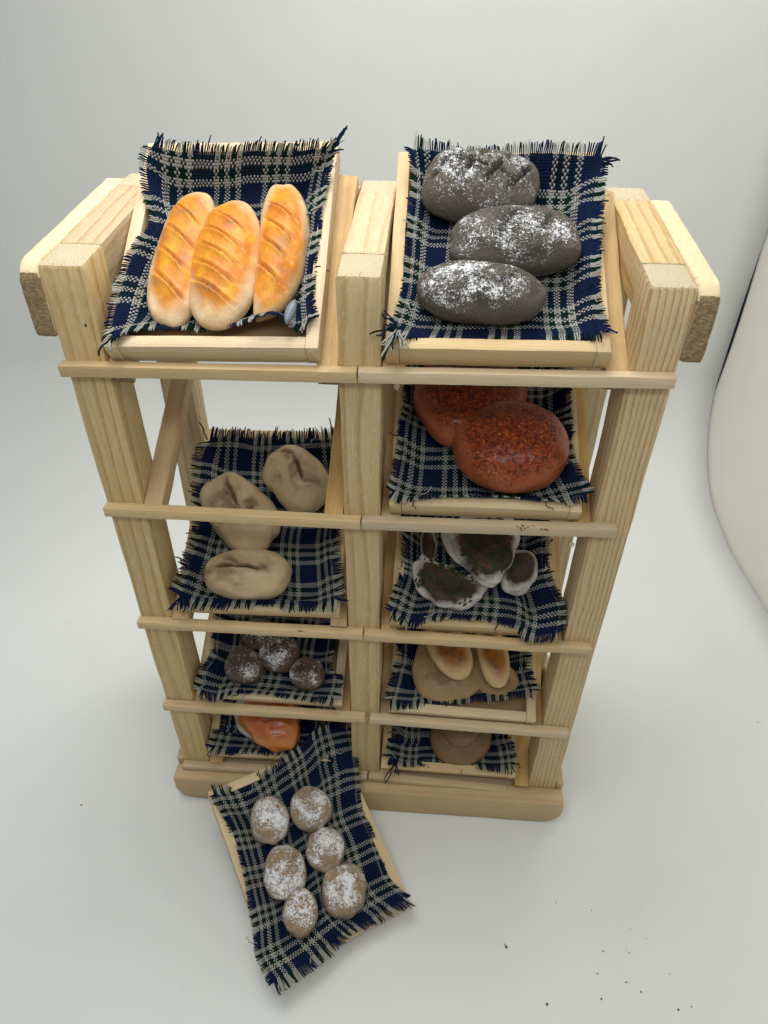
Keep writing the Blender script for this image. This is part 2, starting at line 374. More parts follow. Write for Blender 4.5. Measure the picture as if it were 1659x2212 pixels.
bead('resin_bead', at(648, 1363, 1, -0.24), 0.07, 0.01, 0.02, RESIN)
for q, w_, h_ in (((857, 833), .05, .10), ((1235, 1176), .06, .07), ((1420, 842), .05, .04)):
    bead('glue_drop', at(*q, 1, -0.005 if h_ < .035 else 0.05), w_, 0.02, h_, GLUE)
# ---------------------------------------------------------------- trays: frame (origin, axes) from the front top corners
def frame(FL, FR, pitch=None, BL=None):
    FL, FR = Vector(FL), Vector(FR); ex = (FR-FL).normalized()
    ey = Vector((0, math.cos(pitch), math.sin(pitch))) if BL is None else Vector(BL)-FL
    ey = (ey-ex*ey.dot(ex)).normalized(); ez = ex.cross(ey); o = (FL+FR)/2-ez*TH
    return Matrix(((ex.x, ey.x, ez.x, o.x), (ex.y, ey.y, ez.y, o.y), (ex.z, ey.z, ez.z, o.z), (0, 0, 0, 1)))
TW, TL, TH, WT = 4.06, 5.12, 0.50, 0.25
FR_ = {
 '1L': frame((-4.84, -.12, 15.68), (-0.81, -.12, 15.83), 0.475), '1R': frame((0.42, -.12, 15.88), (4.50, -.12, 15.99), 0.415),
 '2R': frame((0.55, -.12, 12.17), (4.62, -.12, 12.23), 0.43), '3L': frame((-4.71, -.12, 8.52), (-0.64, -.12, 8.62), 0.43),
 '3R': frame((0.60, -.12, 8.42), (4.68, -.12, 8.34), 0.43), '4L': frame((-4.76, -.12, 4.90), (-0.67, -.12, 4.84), 0.43),
 '4R': frame((0.61, -.12, 4.73), (4.68, -.12, 4.63), 0.43), '5L': frame((-4.89, -.12, 1.88), (-0.83, -.12, 1.93), 0.43),
 '5R': frame((0.42, -.12, 1.79), (4.47, -.12, 1.75), 0.43),
 'G': frame((-1.93, -5.74, 0.70), (1.57, -3.52, 0.53), BL=(-4.50, -1.50, 2.40)),
}
# sloping braces under each tray, glued inside the posts
def brace(xc, fr, ztop=None):
    if fr is not None:                       # top face lies in the plane of the tray's underside
        n = fr.to_3x3().col[2]; o = fr.translation
        zf = lambda y: o.z - ((xc-o.x)*n.x+(y-o.y)*n.y)/n.z - 0.012
    else: zf = lambda y: ztop+0.445*y
    h = 0.42; y0, y1 = 0.0, D2+0.02
    beam('brace', (xc, y0, zf(y0)-h/2), (xc, y1, zf(y1)-h/2), 0.42, h, W_BRACE, bev=0.03, seg=16, endmat=W_ROUGH, rough=0.012, fuzz=6)
for lv in range(1, 6):
    for sd, xa, xb in (('L', -B0+0.215, XM-0.625), ('R', XM+0.625, B0-0.215)):
        fr = FR_.get('%d%s' % (lv, sd))
        for xc in (xa, xb): brace(xc, fr, zrail(2, xc)-0.02)

TRAY_LABELS = {
 '1L': 'slanted wooden tray on the top shelf, left of the middle post, under the golden baguettes',
 '1R': 'slanted wooden tray on the top shelf under the three dark floured loaves',
 '2R': 'wooden tray under the two red round loaves, below the dark loaves',
 '3L': 'wooden tray under the three pale wrinkled rolls, left column',
 '3R': 'wooden tray under the herb topped flatbreads, third shelf of the right column',
 '4L': 'wooden tray under the small dark brown buns in the left column',
 '4R': 'wooden tray under the flat golden loaves, its bare floor showing at the front corner',
 '5L': 'wooden tray under the orange glazed loaf on the lowest left shelf',
 '5R': 'wooden tray under the ringed brown bun on the lowest right shelf',
 'G': 'loose wooden tray leaning on the foot of the rack, holding six floured buns'}
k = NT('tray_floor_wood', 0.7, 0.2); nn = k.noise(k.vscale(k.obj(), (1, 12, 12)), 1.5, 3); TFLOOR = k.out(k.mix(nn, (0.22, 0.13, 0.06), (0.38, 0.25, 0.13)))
def make_tray(key):
    M = FR_[key]; t = empty('wooden_tray', M); tag(t, TRAY_LABELS[key], 'tray', 'slatted wooden bread trays'); I = Matrix.Identity(4)
    def st(name, p0, p1, w, h, **q): return loft_stick(name, p0, p1, w, h, W_TRAY, t, PM=I, bev=0.013, endbev=0.010, rough=0.004, **q)
    hw = TW/2
    st('side_wall', (-hw+WT/2, 0, TH/2), (-hw+WT/2, TL, TH/2), WT, TH)
    st('side_wall', (hw-WT/2, 0, TH/2), (hw-WT/2, TL, TH/2), WT, TH)
    st('front_wall', (-hw+WT+.005, WT/2+0.01, TH/2), (hw-WT-.005, WT/2+0.01, TH/2-0.004), WT, TH-0.012)
    st('back_wall', (-hw+WT+.005, TL-WT/2-0.01, TH/2), (hw-WT-.005, TL-WT/2-0.01, TH/2), WT, TH-0.012)
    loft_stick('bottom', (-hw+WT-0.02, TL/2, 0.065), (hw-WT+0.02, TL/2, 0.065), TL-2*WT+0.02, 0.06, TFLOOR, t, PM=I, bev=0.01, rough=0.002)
    return t
for key in FR_: make_tray(key)

# ---------------------------------------------------------------- checked cloths
TP = 0.0385                                       # thread pitch in cm
PAT = [('n', 12), ('w', 3), ('g', 3), ('w', 3), ('g', 3), ('w', 3)]
PER = sum(c for _, c in PAT)
SEQ = [c for c, q in PAT for _ in range(q)]
CC = {'n': (0.009, 0.018, 0.055), 'w': (0.39, 0.385, 0.345), 'g': (0.005, 0.022, 0.019)}
def cloth_mat():
    k = NT('checked_cloth', 0.95, 0.04)
    uv = k.new('ShaderNodeUVMap').outputs[0]
    wob = k.noise(uv, 3.0, 2); sp = k.new('ShaderNodeSeparateXYZ'); k.put(sp.inputs[0], uv)
    u = k.math('DIVIDE', k.math('ADD', sp.outputs[0], k.math('MULTIPLY', wob, 0.05)), TP)
    w2 = k.noise(uv, 2.3, 2); v = k.math('DIVIDE', k.math('ADD', sp.outputs[1], k.math('MULTIPLY', w2, 0.05)), TP)
    def look(x):
        f = k.math('DIVIDE', k.math('ADD', k.math('FLOOR', k.math('FLOORED_MODULO', x, float(PER))), 0.5), float(PER))
        st, acc = [], 0
        for c, q in PAT: st.append((acc/PER, CC[c])); acc += q
        return k.ramp(f, st, 'CONSTANT')
    cu, cv = look(u), look(v)
    par = k.math('FLOORED_MODULO', k.math('ADD', k.math('FLOOR', u), k.math('FLOOR', v)), 2.0)
    col = k.mix(par, cu, cv)
    fu = k.math('SUBTRACT', k.math('FRACT', u), 0.5); fv = k.math('SUBTRACT', k.math('FRACT', v), 0.5)
    d2 = k.math('ADD', k.math('MULTIPLY', fu, fu), k.math('MULTIPLY', fv, fv))
    hgt = k.remap(d2, 0.0, 0.42, 1.0, 0.0)
    col = k.mix(k.remap(d2, 0.16, 0.46, 0, 0.8), col, (0.006, 0.007, 0.012))       # the open gaps between threads
    fz = k.noise(uv, 60, 2); hs = k.new('ShaderNodeHueSaturation'); k.put(hs.inputs['Color'], col); k.put(hs.inputs['Value'], k.remap(fz, 0.3, 0.7, 0.55, 1.4))
    k.bump(hgt, 0.9, 0.03); pass
    return k.out(hs.outputs[0])
CLOTH = cloth_mat()
def thread_mat(name, c):
    k = NT(name, 0.95, 0.03); n = k.noise(k.obj(), 40, 2); return k.out(k.mix(n, tuple(x*0.6 for x in c), tuple(min(1, x*1.05) for x in c)))
THR = {c: thread_mat('thread_'+n, CC[c]) for c, n in (('n', 'navy'), ('w', 'cream'), ('g', 'green'))}
def tubes(name, lines, parent, mats, rad, sides=4):
    """lines = [(points, matindex, radius scale)]"""
    V, F, MI = [], [], []
    for pts, mi, rs in lines:
        n = len(pts); base = len(V)
        for i, p in enumerate(pts):
            t = (pts[min(i+1, n-1)]-pts[max(i-1, 0)]).normalized() if n > 1 else Vector((0, 0, 1))
            a = t.cross(Vector((0.31, 0.2, 0.93))).normalized(); b = t.cross(a); r = rad*rs*(1.0 if i < n-1 else 0.8)
            for s in range(sides):
                an = 2*math.pi*s/sides+i*0.8*0; V.append(tuple(p+a*(r*math.cos(an))+b*(r*math.sin(an))))
        for i in range(n-1):
            for s in range(sides):
                F.append((base+i*sides+s, base+i*sides+(s+1) % sides, base+(i+1)*sides+(s+1) % sides, base+(i+1)*sides+s)); MI.append(mi)
        F.append(tuple(base+(n-1)*sides+s for s in range(sides))); MI.append(mi)
    me = bpy.data.meshes.new(name); me.from_pydata(V, [], F); o = link(name, me, parent, mats); me.polygons.foreach_set('material_index', MI); return o
def local_hit(M, px, py, h):
    Mi = M.inverted(); o = Mi @ CAM; d = _f+_r*((px-829.5)/FPX)-_u*((py-1106)/FPX); d = Mi.to_3x3() @ d
    return o+d*((h-o.z)/d.z)
def crv(P, t):
    """Catmull-Rom through P by chord length, t in 0..1"""
    n = len(P)
    if n == 2: return P[0].lerp(P[1], t)
    L = [0]
    for a, b in zip(P, P[1:]): L.append(L[-1]+(b-a).length)
    s = t*L[-1]
    for i in range(n-1):
        if s <= L[i+1] or i == n-2:
            x = (s-L[i])/max(1e-6, L[i+1]-L[i]); break
    p0, p1, p2, p3 = P[max(i-1, 0)], P[i], P[i+1], P[min(i+2, n-1)]
    return 0.5*((2*p1)+(p2-p0)*x+(2*p0-5*p1+4*p2-p3)*x*x+(3*p1-p0-3*p2+p3)*x**3)
def make_cloth(key, label, front, right, back, left, uvo=(0, 0), tufts=(), fr=0.26, NU=64, NV=78, fringe=(.85, .85, .7, .7)):
    """boundary: front = FL..FR, right = (between) FR..BR, back = BL..BR, left = (between) FL..BL; points are (px,py,h) seen or ('L',x,y,z)"""
    M = FR_[key]; cv = lambda q: Vector(q[1:]) if q[0] == 'L' else local_hit(M, *q)
    Fp = [cv(q) for q in front]; Bp = [cv(q) for q in back]
    Rp = [Fp[-1]]+[cv(q) for q in right]+[Bp[-1]]; Lp = [Fp[0]]+[cv(q) for q in left]+[Bp[0]]
    sd = hash(key) % 100 if False else sum(ord(c) for c in key)*3.7
    fin = TH+0.03; hw = TW/2
    lenu = max((Fp[-1]-Fp[0]).length, (Bp[-1]-Bp[0]).length)*1.03; lenv = ((Fp[0]-Bp[0]).length+(Fp[-1]-Bp[-1]).length)/2*1.05
    def surf(s, t):
        f, b, l, r = crv(Fp, s), crv(Bp, s), crv(Lp, t), crv(Rp, t)
        p = f*(1-t)+b*t+l*(1-s)+r*s-(Fp[0]*(1-s)*(1-t)+Fp[-1]*s*(1-t)+Bp[0]*(1-s)*t+Bp[-1]*s*t)
        e = min(s, 1-s, t, 1-t); w = sm(0.0, 0.17, e)
        ax = abs(p.x)
        fl = 0.13+0.32*sm(hw-WT-0.40, hw-WT-0.02, ax)+0.32*sm(0.6, 0.28, p.y)*0+0.3*sm(TL-0.65, TL-0.28, p.y)
        z = p.z*(1-w)+fl*w
        z += 0.075*nz((p.x*1.3+sd, p.y*1.3, 1.0))+0.045*nz((p.x*3+sd, p.y*3, 4.0))*(0.4+w)
        over = (ax > hw-WT-0.02 and ax < hw+0.03 or p.y < WT+0.02 or p.y > TL-WT-0.02) and -0.03 < p.y < TL+0.03 and ax < hw+0.03
        z = max(z, fin+0.02 if over else 0.115 if (ax < hw and 0 < p.y < TL) else z)
        return Vector((p.x, p.y, z))
    V, F, UV = [], [], []
    G = [[surf(i/NU, j/NV) for j in range(NV+1)] for i in range(NU+1)]
    # relax heights so the step over a wall is a curve
    for it in range(3):
        for i in range(NU+1):
            for j in range(NV+1):
                c = G[i][j]; nb = [G[a][b].z for a, b in ((i-1, j), (i+1, j), (i, j-1), (i, j+1)) if 0 <= a <= NU and 0 <= b <= NV]
                c.z = max(c.z, c.z*0.5+0.5*sum(nb)/len(nb))
    for i in range(NU+1):
        for j in range(NV+1): V.append(tuple(G[i][j]))
    for i in range(NU):
        for j in range(NV):
            a = i*(NV+1)+j; F.append((a, a+NV+1, a+NV+2, a+1))
    me = bpy.data.meshes.new('checked_cloth'); me.from_pydata(V, [], F); ul = me.uv_layers.new(name='UVMap')
    uo = (uvo[0]*TP, uvo[1]*TP)
    for lp in me.loops:
        i, j = divmod(lp.vertex_index, NV+1); ul.data[lp.index].uv = (i/NU*lenu+uo[0], j/NV*lenv+uo[1])
    o = link('checked_cloth', me, None, CLOTH, M); tag(o, label, 'cloth', 'frayed navy checked cloths lining the trays')
    sol = o.modifiers.new('weave_thickness', 'SOLIDIFY'); sol.thickness = 0.022; sol.offset = 0
    rnd = random.Random(sd); lines = []
    def G_at(s, t):
        x, y = s*NU, t*NV; i, j = min(int(x), NU-1), min(int(y), NV-1); a, b = x-i, y-j
        return (G[i][j]*(1-a)+G[i+1][j]*a)*(1-b)+(G[i][j+1]*(1-a)+G[i+1][j+1]*a)*b
    idx = {'n': 0, 'w': 1, 'g': 2}
    for e, (cnt, ln) in enumerate(((int(lenu/TP), lenu), (int(lenu/TP), lenu), (int(lenv/TP), lenv), (int(lenv/TP), lenv))):
        clump = 0
        for q in range(cnt):
            a = (q+0.5)*TP/ln
            if e == 0: p, pin = G_at(a, 0), G_at(a, 0.045)
            elif e == 1: p, pin = G_at(a, 1), G_at(a, 0.955)
            elif e == 2: p, pin = G_at(0, a), G_at(0.055, a)
            else: p, pin = G_at(1, a), G_at(0.945, a)
            uu = (a*ln + (uo[0] if e < 2 else uo[1]))/TP
            wb = (0.5*0.05/TP)
            c = SEQ[int(math.floor(uu+wb)) % PER]
            side = (Vector((1, 0, 0)) if e < 2 else Vector((0, 1, 0)))
            if q % rnd.choice((4, 5, 6, 7)) == 0: clump = rnd.uniform(-.14, .14); cz = rnd.uniform(-.06, .05)
            d = (p-pin).normalized()
            corner = min(a, 1-a); kc = 1+1.6*sm(0.15, 0.0, corner)
            d = (d+side*kc*(clump+rnd.uniform(-.07, .07))+Vector((0, 0, kc*(cz+rnd.uniform(-.05, .05))))).normalized()
            L = fr*fringe[e]*(0.82+0.22*rnd.random())*(1.0+0.2*sm(0.10, 0.0, corner))
            if rnd.random() < 0.015: L *= 1.4
            bend = Vector((rnd.uniform(-.25, .25), rnd.uniform(-.25, .25), rnd.uniform(-.40, .1)))*0.4
            pts = [p-d*0.05]+[p+d*(L*x)+bend*(L*x*x) for x in (0.3, 0.65, 1.0)]
            # crimp left by the weave
            pts = [pp+Vector((0, 0, 0.008*(-1)**i)) for i, pp in enumerate(pts)]
            lines.append((pts, idx[c], rnd.uniform(0.85, 1.15)))
    for (q1, q2, cols, spread) in tufts:              # teased-out bundles of thread at the corners
        for c in cols:
            a, b = cv(q1), cv(q2); j = lambda m: Vector((rnd.uniform(-m, m), rnd.uniform(-m, m), rnd.uniform(-m, m)*0.6)); b = b+j(spread); m1 = a.lerp(b, .35)+j(.04); m2 = a.lerp(b, .7)+j(.06)
            lines.append(([crv([a+j(.05), m1, m2, b], x/6) for x in range(7)], idx[c], 1.1))
    # a few loose threads lying along the edges
    for q in range(7):
        e = rnd.randrange(4); a = rnd.random(); p = (G_at(a, 0), G_at(a, 1), G_at(0, a), G_at(1, a))[e]
        c = rnd.choice((0, 1, 1, 2)); d = Vector((rnd.uniform(-1, 1), rnd.uniform(-1, 1), 0)).normalized(); pts = []
        for i in range(6): pts.append(p+d*0.07*i+Vector((0.03*math.sin(i*1.7+q), 0.03*math.cos(i*1.3), 0.03+0.02*math.sin(i*2.1))))
        lines.append((pts, c, 0.7))
    tubes('fringe', lines, o, [THR['n'], THR['w'], THR['g']], 0.0175)
    return o
L_ = 'L'
make_cloth('1L', 'navy checked cloth under the golden baguettes on the top left tray',
  [(238, 722, .72), (300, 705, .5), (372, 700, .38), (440, 702, .38), (520, 694, .55), (590, 676, .75), (640, 704, .5), (672, 690, .62)],
  [(668, 640, .5), (672, 560, .45), (684, 480, .5), (697, 400, .55), (708, 350, .8)],
  [(330, 318, 1.05), (400, 332, .95), (470, 336, .9), (560, 330, .9), (640, 327, .95), (722, 318, 1.1)],
  [(262, 620, .72), (296, 540, .72), (338, 490, .45), (322, 410, .6), (318, 350, .9)], (4, 21), fr=0.22, fringe=(.9, 1.25, .8, .8), tufts=[((714, 328, 1.0), (746, 274, 1.3), 'nnnnng', .05), ((240, 725, .8), (222, 758, .8), 'wwgw', .14)])
make_cloth('1R', 'navy checked cloth under the dark floured loaves on the top right tray',
  [(850, 715, .75), (905, 722, .45), (960, 728, .34), (1080, 730, .3), (1200, 728, .36), (1298, 712, .6)],
  [(1282, 640, .55), (1280, 560, .55), (1284, 480, .55), (1290, 410, .65)],
  [(893, 318, .95), (935, 325, .9), (1000, 340, .75), (1060, 342, .75), (1130, 334, .85), (1210, 330, .95), (1300, 340, .9)],
  [(878, 640, .5), (887, 560, .5), (893, 480, .5), (900, 400, .6)], (17, 2), fr=0.22, fringe=(.9, 1.2, .8, .8), tufts=[((856, 706, .8), (806, 722, .9), 'ngg', .12), ((856, 700, .8), (818, 676, 1.0), 'nnn', .10), ((858, 712, .8), (836, 752, .8), 'gwwgww', .2), ((862, 712, .8), (872, 750, .7), 'www', .12), ((1296, 712, .7), (1335, 718, .8), 'wnnn', .05), ((1300, 345, .9), (1328, 352, 1.0), 'nnnwng', .10)])
make_cloth('2R', 'navy checked cloth under the red round loaves',
  [(848, 1062, .75), (900, 1078, .45), (980, 1080, .34), (1090, 1084, .3), (1170, 1088, .36), (1268, 1068, .75)],
  [(1228, 990, .45), (1224, 920, .5), (1222, 850, .5)],
  [(L_, -2.0, 5.2, .8), (L_, -.8, 5.2, .75), (L_, .7, 5.15, .8), (L_, 2.0, 5.2, .9)],
  [(866, 985, .5), (872, 920, .45), (882, 850, .5)], (9, 14), fr=0.24)
make_cloth('3L', 'navy checked cloth under the pale wrinkled rolls',
  [(388, 1286, .78), (440, 1304, .42), (500, 1308, .32), (590, 1310, .3), (660, 1312, .4), (728, 1296, .8)],
  [(719, 1217, .5), (716, 1146, .5), (L_, 1.85, 3.2, .6)],
  [(452, 950, 1.0), (505, 948, .85), (560, 958, .7), (610, 954, .8), (670, 952, .85), (730, 948, .9)],
  [(418, 1200, .55), (437, 1128, .5), (434, 1050, .6), (436, 990, .8)], (3, 6), fr=0.30, fringe=(1, 1.2, 1, 1), tufts=[((396, 1286, .8), (362, 1312, .8), 'nnn', .10), ((405, 1288, .8), (398, 1318, .7), 'nnnn', .15), ((402, 1225, .6), (378, 1203, .8), 'n', .02), ((448, 948, 1.), (430, 912, 1.1), 'n', .02)])
make_cloth('3R', 'navy checked cloth spilling over the corners beside the herb topped flatbreads',
  [(846, 1322, .78), (890, 1342, .5), (935, 1338, .36), (1030, 1342, .32), (1110, 1352, .4), (1150, 1372, .62), (1204, 1366, .7)],
  [(1208, 1312, .68), (1178, 1245, .5), (1172, 1172, .5)],
  [(L_, -1.9, 5.1, .8), (L_, 0, 5.1, .7), (L_, 1.9, 5.1, .8)],
  [(858, 1285, .6), (876, 1235, .45), (878, 1172, .5)], (13, 5), fr=0.26)
make_cloth('4L', 'navy checked cloth under the small dark buns',
  [(430, 1490, .75), (470, 1500, .5), (520, 1494, .36), (590, 1500, .3), (650, 1506, .38), (722, 1508, .75)],
  [(732, 1462, .6), (712, 1421, .5)],
  [(L_, -1.9, 5.1, .8), (L_, 0, 5.1, .7), (L_, 1.9, 5.1, .8)],
  [(440, 1452, .65), (464, 1415, .5), (468, 1385, .5)], (24, 11), fr=0.26)
make_cloth('4R', 'navy checked cloth bunched behind a bare tray corner, under the golden oval loaves',
  [(842, 1512, .78), (888, 1516, .5), (932, 1508, .36), (990, 1506, .4), (1050, 1500, .45), (1100, 1498, .5), (1152, 1490, .8)],
  [(1140, 1455, .55), (1136, 1425, .5)],
  [(L_, -1.9, 5.1, .8), (L_, 0, 5.1, .7), (L_, 1.9, 5.1, .8)],
  [(852, 1475, .65), (862, 1440, .5), (868, 1405, .5)], (20, 16), fr=0.30)
make_cloth('5L', 'navy checked cloth under the orange glazed loaf',
  [(458, 1615, .8), (498, 1620, .5), (545, 1622, .36), (600, 1626, .34), (L_, 1.2, .3, .36), (L_, 1.9, .2, .6)],
  [(L_, 1.85, 1.5, .5), (L_, 1.85, 3.2, .5)],
  [(L_, -1.9, 5.1, .8), (L_, 0, 5.1, .7), (L_, 1.9, 5.1, .8)],
  [(470, 1578, .6), (488, 1550, .5)], (14, 8), fr=0.28)
make_cloth('5R', 'navy checked cloth under the ringed brown bun',
  [(842, 1636, .75), (886, 1646, .5), (932, 1643, .36), (1000, 1650, .34), (1060, 1658, .4), (1108, 1654, .72)],
  [(1100, 1609, .5), (1094, 1575, .5)],
  [(L_, -1.9, 5.1, .8), (L_, 0, 5.1, .7), (L_, 1.9, 5.1, .8)],
  [(848, 1600, .5), (856, 1572, .5)], (2, 13), fr=0.28, tufts=[((858, 1640, .7), (832, 1688, .4), 'nn', .06), ((856, 1640, .7), (868, 1668, .5), 'nnnnw', .2)])
make_cloth('G', 'navy checked cloth hanging over the corners of the loose tray in front of the rack',
  [(592, 2122, .75), (664, 2078, .6), (726, 2026, .5), (750, 2010, .42), (812, 1978, .56), (878, 1940, .75)],
  [(838, 1905, .52), (819, 1865, .47), (797, 1797, .46), (773, 1744, .48), (768, 1660, .55)],
  [(462, 1716, .62), (530, 1704, .4), (596, 1664, .38), (653, 1622, .55), (690, 1585, .85), (752, 1572, .9)],
  [(560, 2066, .7), (553, 1996, .58), (530, 1886, .42), (504, 1797, .42), (482, 1752, .52)], (7, 3), fr=0.30, fringe=(1, .8, .45, .45))

# ---------------------------------------------------------------- breads
def bread_mat(name, base, base2, rim, crease, flour=0.0, rough=0.55, blotch=None, blot=0.0, fscale=1.0, bump=0.5, coat=0.0, speck=None, spec=0.3, flo=0.5, rimw=(0.35, 0.95), gran=None, smudge=None):
    """base/base2 mottling, rim = colour towards the edge, crease = colour in cuts (attribute), flour = dusting that lies on top"""
    k = NT(name, rough, spec); P = k.obj()
    rnd = k.rand(); off = k.new('ShaderNodeCombineXYZ'); k.put(off.inputs[0], k.math('MULTIPLY', rnd, 31.0)); k.put(off.inputs[1], k.math('MULTIPLY', rnd, 17.0))
    P = k.vscale(P, (1, 1, 1), off.outputs[0])
    n1 = k.noise(P, 2.2, 4, 0.6); col = k.mix(k.remap(n1, 0.35, 0.65), base, base2)
    if blotch: col = k.mix(k.remap(k.noise(P, 2.9, 3, 0.5, 0.3), 0.52, 0.72, 0, blot), col, blotch)
    if smudge: col = k.mix(k.remap(k.noise(P, 1.9, 3, 0.5), 0.56, 0.72, 0, 0.6), col, smudge)
    n3 = k.noise(P, 14, 4, 0.7); 
    if gran:
        g = k.noise(P, 12, 3, 0.8); col = k.mix(k.remap(g, 0.42, 0.60), gran[0], gran[1])
        g2 = k.noise(P, 17, 2, 0.7); col = k.mix(k.remap(g2, 0.60, 0.68), col, gran[2])
    rm = k.math('ADD', k.attr('rim'), k.math('MULTIPLY', k.math('SUBTRACT', n1, 0.5), 0.7))
    if gran: rm = k.math('ADD', rm, k.math('MULTIPLY', k.math('SUBTRACT', n3, 0.5), 0.8))
    col = k.mix(k.remap(rm, *rimw), col, rim)
    col = k.mix(k.math('MULTIPLY', k.attr('crease'), k.remap(n3, 0.3, 0.6, 0.5, 1.0)), col, crease)
    col = k.mix(k.remap(n3, 0.55, 0.8, 0, 0.35), col, tuple(c*0.5 for c in base))
    if speck: col = k.mix(k.remap(k.noise(P, 11, 3, 0.8), 0.62, 0.68), col, speck)
    if flour > 0:
        f1 = k.noise(P, 10*fscale, 5, 0.82, 0.4); f2 = k.noise(P, 2.3, 2, 0.5); fx = k.noise(P, 27*fscale, 3, 0.8)
        th = k.math('ADD', k.math('ADD', k.math('MULTIPLY', k.math('SUBTRACT', f2, 0.5), 0.85), k.math('MULTIPLY', k.attr('top'), 0.22*flour)), k.math('ADD', k.math('MULTIPLY', k.math('SUBTRACT', f1, flo), 1.25), k.math('MULTIPLY', k.math('SUBTRACT', fx, 0.5), 1.25)))
        msk = k.math('MULTIPLY', k.remap(th, 0.20, 0.30), k.remap(k.attr('top'), 0.12, 0.45))
        col = k.mix(msk, col, (0.78, 0.79, 0.80))
        k.put(k.b.inputs['Roughness'], k.remap(msk, 0, 1, rough, 0.95))
        n3 = k.math('ADD', n3, k.math('MULTIPLY', msk, 0.5))
    k.b.inputs['Coat Weight'].default_value = coat; k.b.inputs['Coat Roughness'].default_value = 0.2
    k.bump(n3, bump, 0.04); return k.out(col)

def seg_d(x, y, a, b, hx, hy):
    x, y = x*hx, y*hy; ax, ay = a[0]*hx, a[1]*hy; bx, by = b[0]*hx, b[1]*hy; dx, dy = bx-ax, by-ay; t = max(0, min(1, ((x-ax)*dx+(y-ay)*dy)/(dx*dx+dy*dy+1e-9)))
    return math.hypot(x-ax-dx*t, y-ay-dy*t), t, (dx*(y-ay)-dy*(x-ax))
def make_bread(key, name, label, cat, A, B, wid, thick, mat, h=0.15, power=2.3, creases=(), lump=0.05, taper=0.0, bend=0.0, group=None, tilt=0.0, sub=5, under=0.42, roll=0.0, fold=None, pits=0, seed=None, hc=None, rimpow=1.0, flap=0, flaph=0.13, fine=0.0, stain=0.0):
    """A,B: picture positions of the two ends of the long axis; wid, thick in cm; h: height of the underside above the tray floor"""
    M = FR_[key]; hm = (h+thick*0.42) if hc is None else hc
    a, b = local_hit(M, *A, hm), local_hit(M, *B, hm); c = (a+b)/2; L = (b-a).length; X = (b-a).normalized(); Y = Vector((-X.y, X.x, 0))
    if seed is None: seed = A[0]*0.37+A[1]*0.11
    R3 = Matrix(((X.x, Y.x, 0), (X.y, Y.y, 0), (X.z, Y.z, 1))); 
    T = Matrix.Translation((c.x, c.y, h)) @ R3.to_4x4() @ Matrix.Rotation(tilt, 4, 'Y') @ Matrix.Rotation(roll, 4, 'X')
    bm = bmesh.new(); bmesh.ops.create_icosphere(bm, subdivisions=sub, radius=1.0)
    lr = bm.verts.layers.float.new('rim'); lc = bm.verts.layers.float.new('crease'); lt = bm.verts.layers.float.new('top')
    hl, hw2, hz = L/2, wid/2, thick
    for v in bm.verts:
        x, y, z = v.co; r = math.hypot(x, y)
        if r > 1e-5:
            q = (abs(x/r)**power+abs(y/r)**power)**(-1/power); qq = q
        else: qq = 1.0
        nxs = 0.10*nz((x*0.9+seed, y*0.9, 2.0+seed))+lump*nz((x*2.1+seed, y*2.1, z*2.1))
        px, py = x*qq*(1+nxs), y*qq*(1+nxs+0.6*lump*nz((x*3, seed, y)))
        py *= 1-taper*px
        zz = (abs(z)**0.85)*(1 if z > 0 else -1)
        zt = zz*(1-under) if z > 0 else zz*under
        zt = zt*(1+lump*1.5*nz((x*1.7+seed, y*1.7+5, 1)))
        cr = 0.0
        for cs in creases:
            (p, q2, dep, wd) = cs[:4]
            dd, t, sg = seg_d(px+0.04*nz((py*(4 if not flap else 1), seed, 1)), py+0.04*nz((px*(5 if not flap else 1), seed, 9)), p, q2, hl, hw2)
            g = math.exp(-(dd/wd)**2)*min(1, 4*t+0.15)*min(1, 4*(1-t)+0.15)
            if z > -0.1:
                zt -= dep*g
                # raised lip beside the cut
                g2 = math.exp(-((dd-wd*1.9)/(wd*1.2))**2)*min(1, 3*t)*min(1, 3*(1-t)); zt += dep*0.28*g2
                if flap and sg*flap > 0: zt += flaph*math.exp(-dd/0.16)*min(1, 3*t)*min(1, 3*(1-t))*(1-math.exp(-(dd/0.03)**2))
                cr = max(cr, g**1.5*(cs[4] if len(cs) > 4 else 1), stain*math.exp(-(dd/(wd*2.8))**2)*(0.6+0.9*nz((px*4, py*4, seed))))
        for q3 in range(pits):
            u = Vector((nz((q3*3.1, seed, 1))*1.5, nz((q3*5.7, seed, 4))*1.5)); g = math.exp(-((px-u.x)**2+(py-u.y)**2)/0.03); zt -= 0.05*g
        v[lr] = max(0.0, min(1.0, (math.hypot(px, py)/1.0)**1.5*1.0 if z > 0 else 1.0))**rimpow
        v[lc] = cr; v[lt] = max(0.0, z)**0.8
        X_, Y_ = px*hl, py*hw2
        Y_ += bend*(px*px-0.4)*hw2
        v.co = Vector((X_, Y_, (zt+under)*hz + (0.012*nz((X_*5, Y_*5, seed))+fine*(nz((X_*8, Y_*8, zt*5+seed))+0.6*nz((X_*17, Y_*17, zt*9))))*(z > -0.3)))
    me = bpy.data.meshes.new(name); bm.to_mesh(me); bm.free()
    o = link(name, me, None, mat, M @ T); tag(o, label, cat, group); return o

